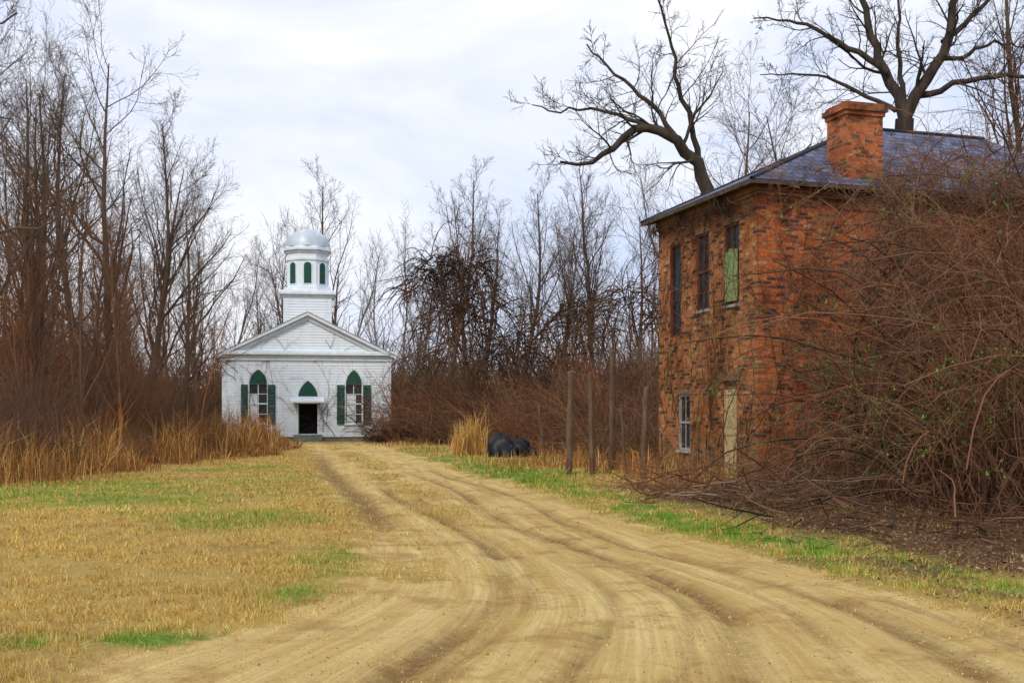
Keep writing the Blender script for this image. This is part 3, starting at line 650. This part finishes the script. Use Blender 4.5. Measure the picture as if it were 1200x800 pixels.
M_beige=simple("beige_door",(.44,.33,.15),(.62,.50,.28),5,.8,.4,(3,3,.3))
M_shut=simple("faded_green_board",(.13,.22,.07),(.34,.40,.18),6,.8,.3,(1,4,.4))
M_maroon=simple("maroon_frame",(.10,.025,.02),(.20,.06,.045),4,.7,.2)
M_gw=simple("weathered_grey_frame",(.24,.24,.23),(.42,.41,.39),4,.8,.2)
def wframe(nm,u0,u1,z0,z1,mat,mull=True,dep=.02,t=.055):
    L=[(dep,dep+.06,u0+.003,u0+t,z0+.003,z1-.003),(dep,dep+.06,u1-t,u1-.003,z0+.003,z1-.003),(dep,dep+.06,u0+t,u1-t,z1-t,z1-.003),(dep,dep+.06,u0+t,u1-t,z0+.003,z0+t)]
    if mull:
        zm=(z0+z1)/2; L.append((dep+.01,dep+.05,u0+t,u1-t,zm-.03,zm+.03)); um=(u0+u1)/2; L.append((dep+.02,dep+.04,um-.012,um+.012,z0+t,zm-.03)); L.append((dep+.02,dep+.04,um-.012,um+.012,zm+.03,z1-t))
    boxes(nm,L,mat,bh)
wframe("window_frame_1",2.41,3.11,4.33,6.26,M_maroon); wframe("window_frame_2",4.01,4.69,3.75,6.22,M_maroon,False); wframe("window_frame_3",.885,1.60,4.32,6.26,M_maroon,True)
boxes("board_shutter",[(-.03,-.012,.93,1.12,4.4,5.62),(-.03,-.012,1.125,1.33,4.4,5.66),(-.03,-.012,1.335,1.55,4.4,5.6)],M_shut,bh)
wframe("window_frame_4",3.46,4.16,.76,2.21,M_gw)
boxes("glass",[(.075,.08,3.5,4.12,.8,2.18),(.075,.08,2.45,3.07,4.38,6.2),(.075,.08,.94,1.55,4.38,6.2),(.09,.1,4.05,4.65,3.8,6.18)],M_glass,bh)
boxes("sills",[(-.06,.1,.82,1.66,4.25,4.318),(-.06,.1,2.35,3.17,4.26,4.328),(-.06,.1,3.4,4.22,.69,.758)],M_gw,bh)
boxes("lintels",[(-.02,.1,.80,1.70,6.262,6.42),(-.02,.1,2.33,3.2,6.262,6.42),(-.02,.1,3.38,4.25,2.212,2.34),(-.03,.1,.85,1.85,2.502,2.66)],M_wood,bh)
boxes("door",[(.03,.08,1.03,1.24,.08,2.3),(.033,.08,1.245,1.45,.08,2.3),(.03,.08,1.455,1.66,.08,2.3),(.01,.029,1.05,1.65,1.2,1.3)],M_beige,bh)
boxes("door_transom",[(.02,.1,1.003,1.687,2.31,2.36),(.09,.1,1.0,1.69,2.36,2.5)],M_wood,bh)
def fbox(nm,x0,x1,z0,z1):
    boxes(nm,[(x0,x0+.07,.08,.16,z0,z1),(x1-.07,x1,.08,.16,z0,z1),(x0+.07,x1-.07,.08,.16,z1-.07,z1),(x0+.07,x1-.07,.08,.16,z0,z0+.07),(x0+.07,x1-.07,.09,.15,(z0+z1)/2-.03,(z0+z1)/2+.03)],M_gw,bh)
for i,o in enumerate(opF): fbox("front_frame_%d"%i,*o)
boxes("interior_back_shade_panel",[(.4,BW-.4,1.5,1.6,0,6.9)],M_dark,bh)  # near-black sheet imitating the shade inside the house
boxes("brick_corbel",[(-.05,BW,-.055,-.003,6.72,6.80),(-.10,BW,-.11,-.003,6.803,6.93),(-.05,-.001,-.001,BD,6.72,6.80),(-.10,-.001,-.001,BD,6.803,6.93)],M_brick,bh)
def slatemat():
    m,nt,b=newmat("slate_roof")
    tc=nt.nodes.new('ShaderNodeTexCoord'); ob=tc.outputs['Object']; uv=tc.outputs['UV']
    t=nt.nodes.new('ShaderNodeTexBrick'); t.inputs['Scale'].default_value=1; t.inputs['Brick Width'].default_value=.3; t.inputs['Row Height'].default_value=.22
    t.inputs['Mortar Size'].default_value=.012; t.inputs['Color1'].default_value=(.04,.05,.10,1); t.inputs['Color2'].default_value=(.15,.17,.27,1); t.inputs['Mortar'].default_value=(.015,.015,.02,1)
    nt.links.new(uv,t.inputs['Vector'])
    c=mixc(nt,math_(nt,'MULTIPLY',ramp(nt,noise(nt,ob,1.2,5,.7),.52,.68),.6),t.outputs['Color'],(.13,.08,.06))
    nt.links.new(c,b.inputs['Base Color']); b.inputs['Roughness'].default_value=.6
    bump(nt,b,math_(nt,'MULTIPLY',t.outputs['Fac'],-1.),.8,.02); return m
M_slate=slatemat()
ov=.38; ez=7.0; rz_=9.25; rs=4.5
c=[(-ov,-ov,ez),(BW+ov,-ov,ez),(BW+ov,BD+ov,ez),(-ov,BD+ov,ez)]; r1=(rs,BD/2,rz_); r2=(BW-3,BD/2,rz_)
V=[];Fs=[];uv=[]
def rf_(pts,uax):
    k=len(V); V.extend(pts); Fs.append(tuple(range(k,k+len(pts))))
    for p in pts: uv.append((p[uax], math.hypot(p[2]-ez,(p[1]+ov) if uax==0 else (p[0]+ov))))
rf_([c[0],c[1],r2,r1],0); rf_([c[3],c[0],r1],1); rf_([c[2],c[3],r1,r2],0); rf_([c[1],c[2],r2],1)
poly("roof",V,Fs,M_slate,bh,uv)
boxes("eave_fascia",[(-ov,BW+ov,-ov,-ov+.04,6.90,6.99),(-ov,-ov+.04,-ov+.04,BD+ov,6.90,6.99),(-ov+.04,BW+ov,-ov+.04,-.003,6.935,6.965),(-ov+.04,-.103,.0,BD+ov,6.935,6.965)],M_eave,bh)
def tubeline(nm,p0,p1,r,mat):
    P=np.linspace(p0,p1,8)[None]; V,Fa=tubes([(P,np.full((1,8),r),6)]); obj(nm,mk_mesh(nm,V,Fa,mat),bh)
tubeline("hip_cap_1",c[0],r1,.05,M_slate); tubeline("hip_cap_2",c[3],r1,.05,M_slate); tubeline("ridge_cap",r1,r2,.06,M_slate)
def bbox_uv(nm,x0,x1,y0,y1,z0,z1):
    V=[];Fs=[];uv=[]
    for pts in ([(x0,y0),(x1,y0)],[(x1,y0),(x1,y1)],[(x1,y1),(x0,y1)],[(x0,y1),(x0,y0)]):
        (a,b_),(c_,d)=pts; L=math.hypot(c_-a,d-b_); k=len(V)
        V+=[(a,b_,z0),(c_,d,z0),(c_,d,z1),(a,b_,z1)]; uv+=[(a+b_,z0),(a+b_+L,z0),(a+b_+L,z1),(a+b_,z1)]; Fs.append((k,k+1,k+2,k+3))
    k=len(V); V+=[(x0,y0,z1),(x1,y0,z1),(x1,y1,z1),(x0,y1,z1)]; uv+=[(x0,y0),(x1,y0),(x1,y1),(x0,y1)]; Fs.append((k,k+1,k+2,k+3))
    k=len(V); V+=[(x0,y0,z0),(x0,y1,z0),(x1,y1,z0),(x1,y0,z0)]; uv+=[(x0,y0),(x1,y0),(x1,y1),(x0,y1)]; Fs.append((k,k+1,k+2,k+3))
    return poly(nm,V,Fs,M_brickC,bh,uv)
bbox_uv("chimney",2.30,3.30,-.05,.75,6.5,8.74)
bbox_uv("chimney_cap_1",2.26,3.34,-.09,.79,8.74,8.84); bbox_uv("chimney_cap_2",2.21,3.39,-.14,.84,8.84,8.96); bbox_uv("chimney_cap_3",2.27,3.33,-.08,.78,8.96,9.04)
wallvines("house_vines_front",90,1.5,11,(0,3),7.5,.0,bh,M_bramble,.014,7,.25,7.4,-.08,.35)
wallvines("house_vines_front",60,2.3,11,(1,6),4,.0,bh,M_vine,.012,7,.6,7.4,-.08,.35)
wallvines("house_vines_corner",16,.0,2.0,(0,3.5),6,.0,bh,M_vine,.011,6,.15,7.3,-.06,.15)
wallvines("house_vines_left",44,0,5.2,(0,4),5,.0,bh,M_vine,.012,5,.35,6.9,-.05,.1,'y')
wallvines("house_vines_eave",30,0,5.2,(5.8,6.6),1.5,.0,bh,M_vine,.011,6,1.6,7.0,-.05,.2,'y')
n=330; O=np.stack([rng.uniform(.3,11,n),rng.uniform(-.6,.9,n),rng.uniform(6.7,7.4,n)],-1)
D=np.stack([rng.normal(0,.6,n),rng.normal(0,.4,n),rng.uniform(.2,1,n)],-1); L=rng.uniform(.6,2.4,n)*np.clip(O[:,0]/5,.35,1.1)
P=paths(O,D,L,8,.2,-.05,-.4); P[...,1]=np.minimum(P[...,1],.3+(P[...,2]-7.)*1.1); R=taper(rng.uniform(.008,.015,n),8,.4); G=[(P,R,3)]
P2,R2,L2=kids(P,R,L,6,.1,1,.7,.3,.45,5,.2,-.03,.6,.5,.005); G.append((P2,R2,3))
V,Fa=tubes(G); obj("roof_vines",mk_mesh("roof_vines",V,Fa,M_bramble),bh)

# ---------------------------------------------------------------- brambles at the house
def bramble(name,n,fnpos,L0,L1,mat,r=.014,k2=7,k3=3,arch=-.30,spread=.4,bias=(0,0)):
    O=fnpos(n); D=np.stack([rng.normal(bias[0],spread,n),rng.normal(bias[1],spread,n),np.ones(n)],-1)
    L=rng.uniform(L0,L1,n)*np.clip(.35+(O[:,0]-6)*.22,.35,1); P=paths(O,D,L,12,.10,.03,arch); R=taper(rng.uniform(.5,1.6,n)*r,12,.35)
    P[...,2]=np.maximum(P[...,2],.02)
    G=[(P,R,4)]
    P2,R2,L2=kids(P,R,L,k2,.2,1,.8,.3,.28,6,.2,-.04,.6,.4,r*.32); G.append((P2,R2,3))
    P3,R3,L3=kids(P2,R2,L2,k3,.2,1,.8,.3,.5,4,.2,-.03,.6,.5,r*.28); G.append((P3,R3,3))
    V,Fa=tubes(G); return obj(name,mk_mesh(name,V,Fa,mat)),P2
def posA(n):
    y=rng.uniform(16.5,24.5,n); x0=np.interp(y,[16.5,19,21.5,24.5],[7.0,7.0,7.0,7.5]); x=x0+np.abs(rng.normal(0,2.8,n))
    y=np.minimum(y,25.2+.307*(x-5.63)-.4); return np.stack([x,y,hz(x,y)-.03],-1)
_,tw=bramble("bramble_bush",300,posA,3.5,9.5,M_bramble,.016,7,3,-.24)
bramble("bramble_bush",130,posA,3,8,M_barkred,.012)
bramble("bramble_bush",140,posA,2.5,8.5,M_vine,.026,6,3,-.22)
def posB(n):
    t=rng.uniform(0,1,n); x=5.9+t*2.2+rng.normal(0,.25,n); y=24.4+.3*(x-5.63)-rng.uniform(0,2.2,n); return np.stack([x,y,hz(x,y)-.03],-1)
bramble("bramble_bush",60,posB,3,9,M_bramble,.010,6,3,-.2,.3)
idx=rng.integers(0,len(tw),30000); tp=tw[idx,rng.integers(1,6,30000)]
k_=(fbm(tp[:,0]+tp[:,1],tp[:,2],1.1,80)>.58); tp=tp[k_]+rng.normal(0,.06,(k_.sum(),3)); n=len(tp)
c_=pal(n,[(.06,.16,.03),(.11,.25,.04),(.15,.20,.05)],.2)
V,Fa,cc=blades3(tp,rng.uniform(.04,.075,n),rng.uniform(.02,.05,n),c_,1.0); obj("honeysuckle_leaves",mk_mesh("honeysuckle_leaves",V,Fa,M_leaf,cc))

# leaf litter
n=95000; yy=6.5+rng.uniform(0,1,n)**1.4*30; xx=rng.uniform(-.5,.52,n)*yy
r_,g_,l_,_,_=masks(xx,yy); k_=rng.uniform(0,1,n)<np.clip(l_*.95*(1-r_*.6),0,1); xx,yy=xx[k_],yy[k_]; n=len(xx)
P=np.stack([xx,yy,hz(xx,yy)+.008],-1); fa=rng.uniform(0,6.28,n); s=rng.uniform(.010,.028,n)*(.8+yy/40); a=np.stack([np.cos(fa),np.sin(fa),rng.normal(0,.35,n)],-1)*s[:,None]; b=np.stack([-np.sin(fa),np.cos(fa),rng.normal(0,.35,n)],-1)*s[:,None]*.6
V=np.stack([P-a,P-b,P+a,P+b],1).reshape(-1,3); c_=pal(n,[(.22,.11,.05),(.30,.17,.08),(.12,.06,.035),(.40,.26,.14)],.2)
obj("leaf_litter",mk_mesh("leaf_litter",V,np.arange(4*n).reshape(n,4),M_leaf,np.repeat(np.concatenate([c_,np.ones((n,1))],1),4,0)))
def sticks(name,n,px0,px1,py0,py1,L0,L1,r,zmax,mat,slope=0,azs=.9,kk=4,el=.22):
    t=rng.uniform(0,1,n); py=rng.uniform(py0,py1,n)+slope*t; y=2210/(py-485); x=gx(px0+t*(px1-px0),y)
    O=np.stack([x,y,hz(x,y)+rng.uniform(.01,1,n)**2*zmax+.01],-1); az=rng.normal(0,azs,n)+np.pi*rng.integers(0,2,n)
    D=np.stack([np.cos(az),np.sin(az),rng.normal(.06,el,n)],-1); L=rng.uniform(L0,L1,n)*rng.uniform(.5,1,n); P=paths(O,D,L,7,.13,-.0)
    P[...,2]=np.maximum(P[...,2],.015); R=taper(rng.uniform(.4,1.5,n)*r,7,.4); G=[(P,R,5)]
    P2,R2,L2=kids(P,R,L,kk,.2,1,.8,.3,.4,5,.2,.02,.5,.4,.004); P2[...,2]=np.maximum(P2[...,2],.01); G.append((P2,R2,3))
    V,Fa=tubes(G); return obj(name,mk_mesh(name,V,Fa,mat,smooth=True))
M_drift=stem("grey_sticks",(.14,.11,.085),(.34,.29,.23),(.2,.13,.08))
sticks("brush_pile",170,745,1010,566,592,.6,2.2,.016,.5,M_bramble,14)
sticks("brush_pile",22,790,1000,574,590,.8,2.0,.022,.3,M_drift,8,.5,2,.1)
sticks("brush_pile",130,880,1220,588,620,.5,1.9,.014,.5,M_vine,30)
sticks("brush_pile",60,880,1220,592,622,.5,1.7,.012,.5,M_bramble,30)
sticks("fallen_twigs",60,860,1200,620,640,.2,.9,.006,.02,M_vine,30)
for px,top,base,y,r,ln in ((667,436,555,31.5,.09,.02),(695,438,556,31.3,.075,-.03),(716,412,552,33,.085,.015),(752,455,562,28.8,.075,.05),(640,475,545,36,.04,-.12),(735,480,558,30.5,.04,-.1)):
    x=gx(px,y); z=gz(top,y); n=8
    P=np.stack([x+np.linspace(0,ln*z,n)+rng.normal(0,.01,n),np.full(n,y),np.linspace(-.3,z,n)],-1)[None]; R=(r*(1+rng.normal(0,.08,n)))[None]
    P=np.concatenate([P,P[:,-1:]+[.03,0,.05]],1); R=np.concatenate([R,[[.005]]],1)
    V,Fa=tubes([(P,R,8)]); obj("fence_post",mk_mesh("fence_post",V,Fa,M_post))
M_tarp=simple("black_plastic",(.006,.006,.008),(.014,.014,.017),3,.4,.5)
y=44.; cx=gx(598,y); hp=empty("black_tarp_heap",(cx,y,hz(np.array([cx]),np.array([y]))[0]))
for i,(dx,dy,rx,ry,rz) in enumerate(((-.35,0,.6,.5,.95),(.3,.1,.62,.5,.80),(-.1,-.35,.5,.4,.55),(.8,0,.35,.35,.45))):
    ns,nr=24,14; V=[];Fs=[]
    for j in range(nr+1):
        t=-.3+(math.pi/2+.3)*j/nr
        for k in range(ns):
            p=2*math.pi*k/ns; w=1+.13*math.sin(3*p+i*2+j*.5)+.06*math.sin(9*p+j*1.3)+.04*rng.normal()
            V.append((dx+rx*w*math.cos(t)*math.cos(p),dy+ry*w*math.cos(t)*math.sin(p),rz*max(math.sin(t),-.2)*(1+.05*math.sin(5*p))))
    for j in range(nr):
        for k in range(ns): Fs.append((j*ns+k,j*ns+(k+1)%ns,(j+1)*ns+(k+1)%ns,(j+1)*ns+k))
    poly("tarp_fold_%d"%i,V,Fs,M_tarp,hp,smooth=True)

# ---------------------------------------------------------------- light / world / camera
w=bpy.data.worlds.new("World"); sc.world=w; w.use_nodes=True; nt=w.node_tree; nt.nodes.clear()
out=nt.nodes.new('ShaderNodeOutputWorld'); b1=nt.nodes.new('ShaderNodeBackground'); b2=nt.nodes.new('ShaderNodeBackground'); mx=nt.nodes.new('ShaderNodeMixShader')
sky=nt.nodes.new('ShaderNodeTexSky'); sky.sky_type='NISHITA'; sky.sun_disc=False; el=math.radians(42); az=math.radians(200)
sky.sun_elevation=el; sky.sun_rotation=az; nt.links.new(sky.outputs[0],b1.inputs[0]); b1.inputs[1].default_value=.1
tc=nt.nodes.new('ShaderNodeTexCoord'); v=mapping(nt,tc.outputs['Generated'],(1,1,1.9))
cn=ramp(nt,noise(nt,v,2.6,6,.6,.5),.36,.60); c=mixc(nt,cn,(.56,.64,.84),(.83,.84,.89))
nt.links.new(c,b2.inputs[0]); b2.inputs[1].default_value=1.30
mx.inputs[0].default_value=.92; nt.links.new(b1.outputs[0],mx.inputs[1]); nt.links.new(b2.outputs[0],mx.inputs[2]); nt.links.new(mx.outputs[0],out.inputs[0])
sd=bpy.data.lights.new("sun",'SUN'); sd.energy=1.9; sd.angle=math.radians(10); sd.color=(1,.93,.80)
so=bpy.data.objects.new("sun",sd); link(so)
d=Vector((math.cos(el)*math.sin(az),math.cos(el)*math.cos(az),math.sin(el)))
so.rotation_euler=d.to_track_quat('Z','Y').to_euler()
cam=bpy.data.cameras.new("camera"); cam.lens=39; cam.sensor_width=36; cam.shift_y=85/1200; cam.clip_end=4000
co=bpy.data.objects.new("camera",cam); co.location=(0,0,CH); co.rotation_euler=(math.pi/2,0,0); link(co); sc.camera=co
sc.view_settings.view_transform='Standard'; sc.view_settings.look='None'; sc.view_settings.exposure=0
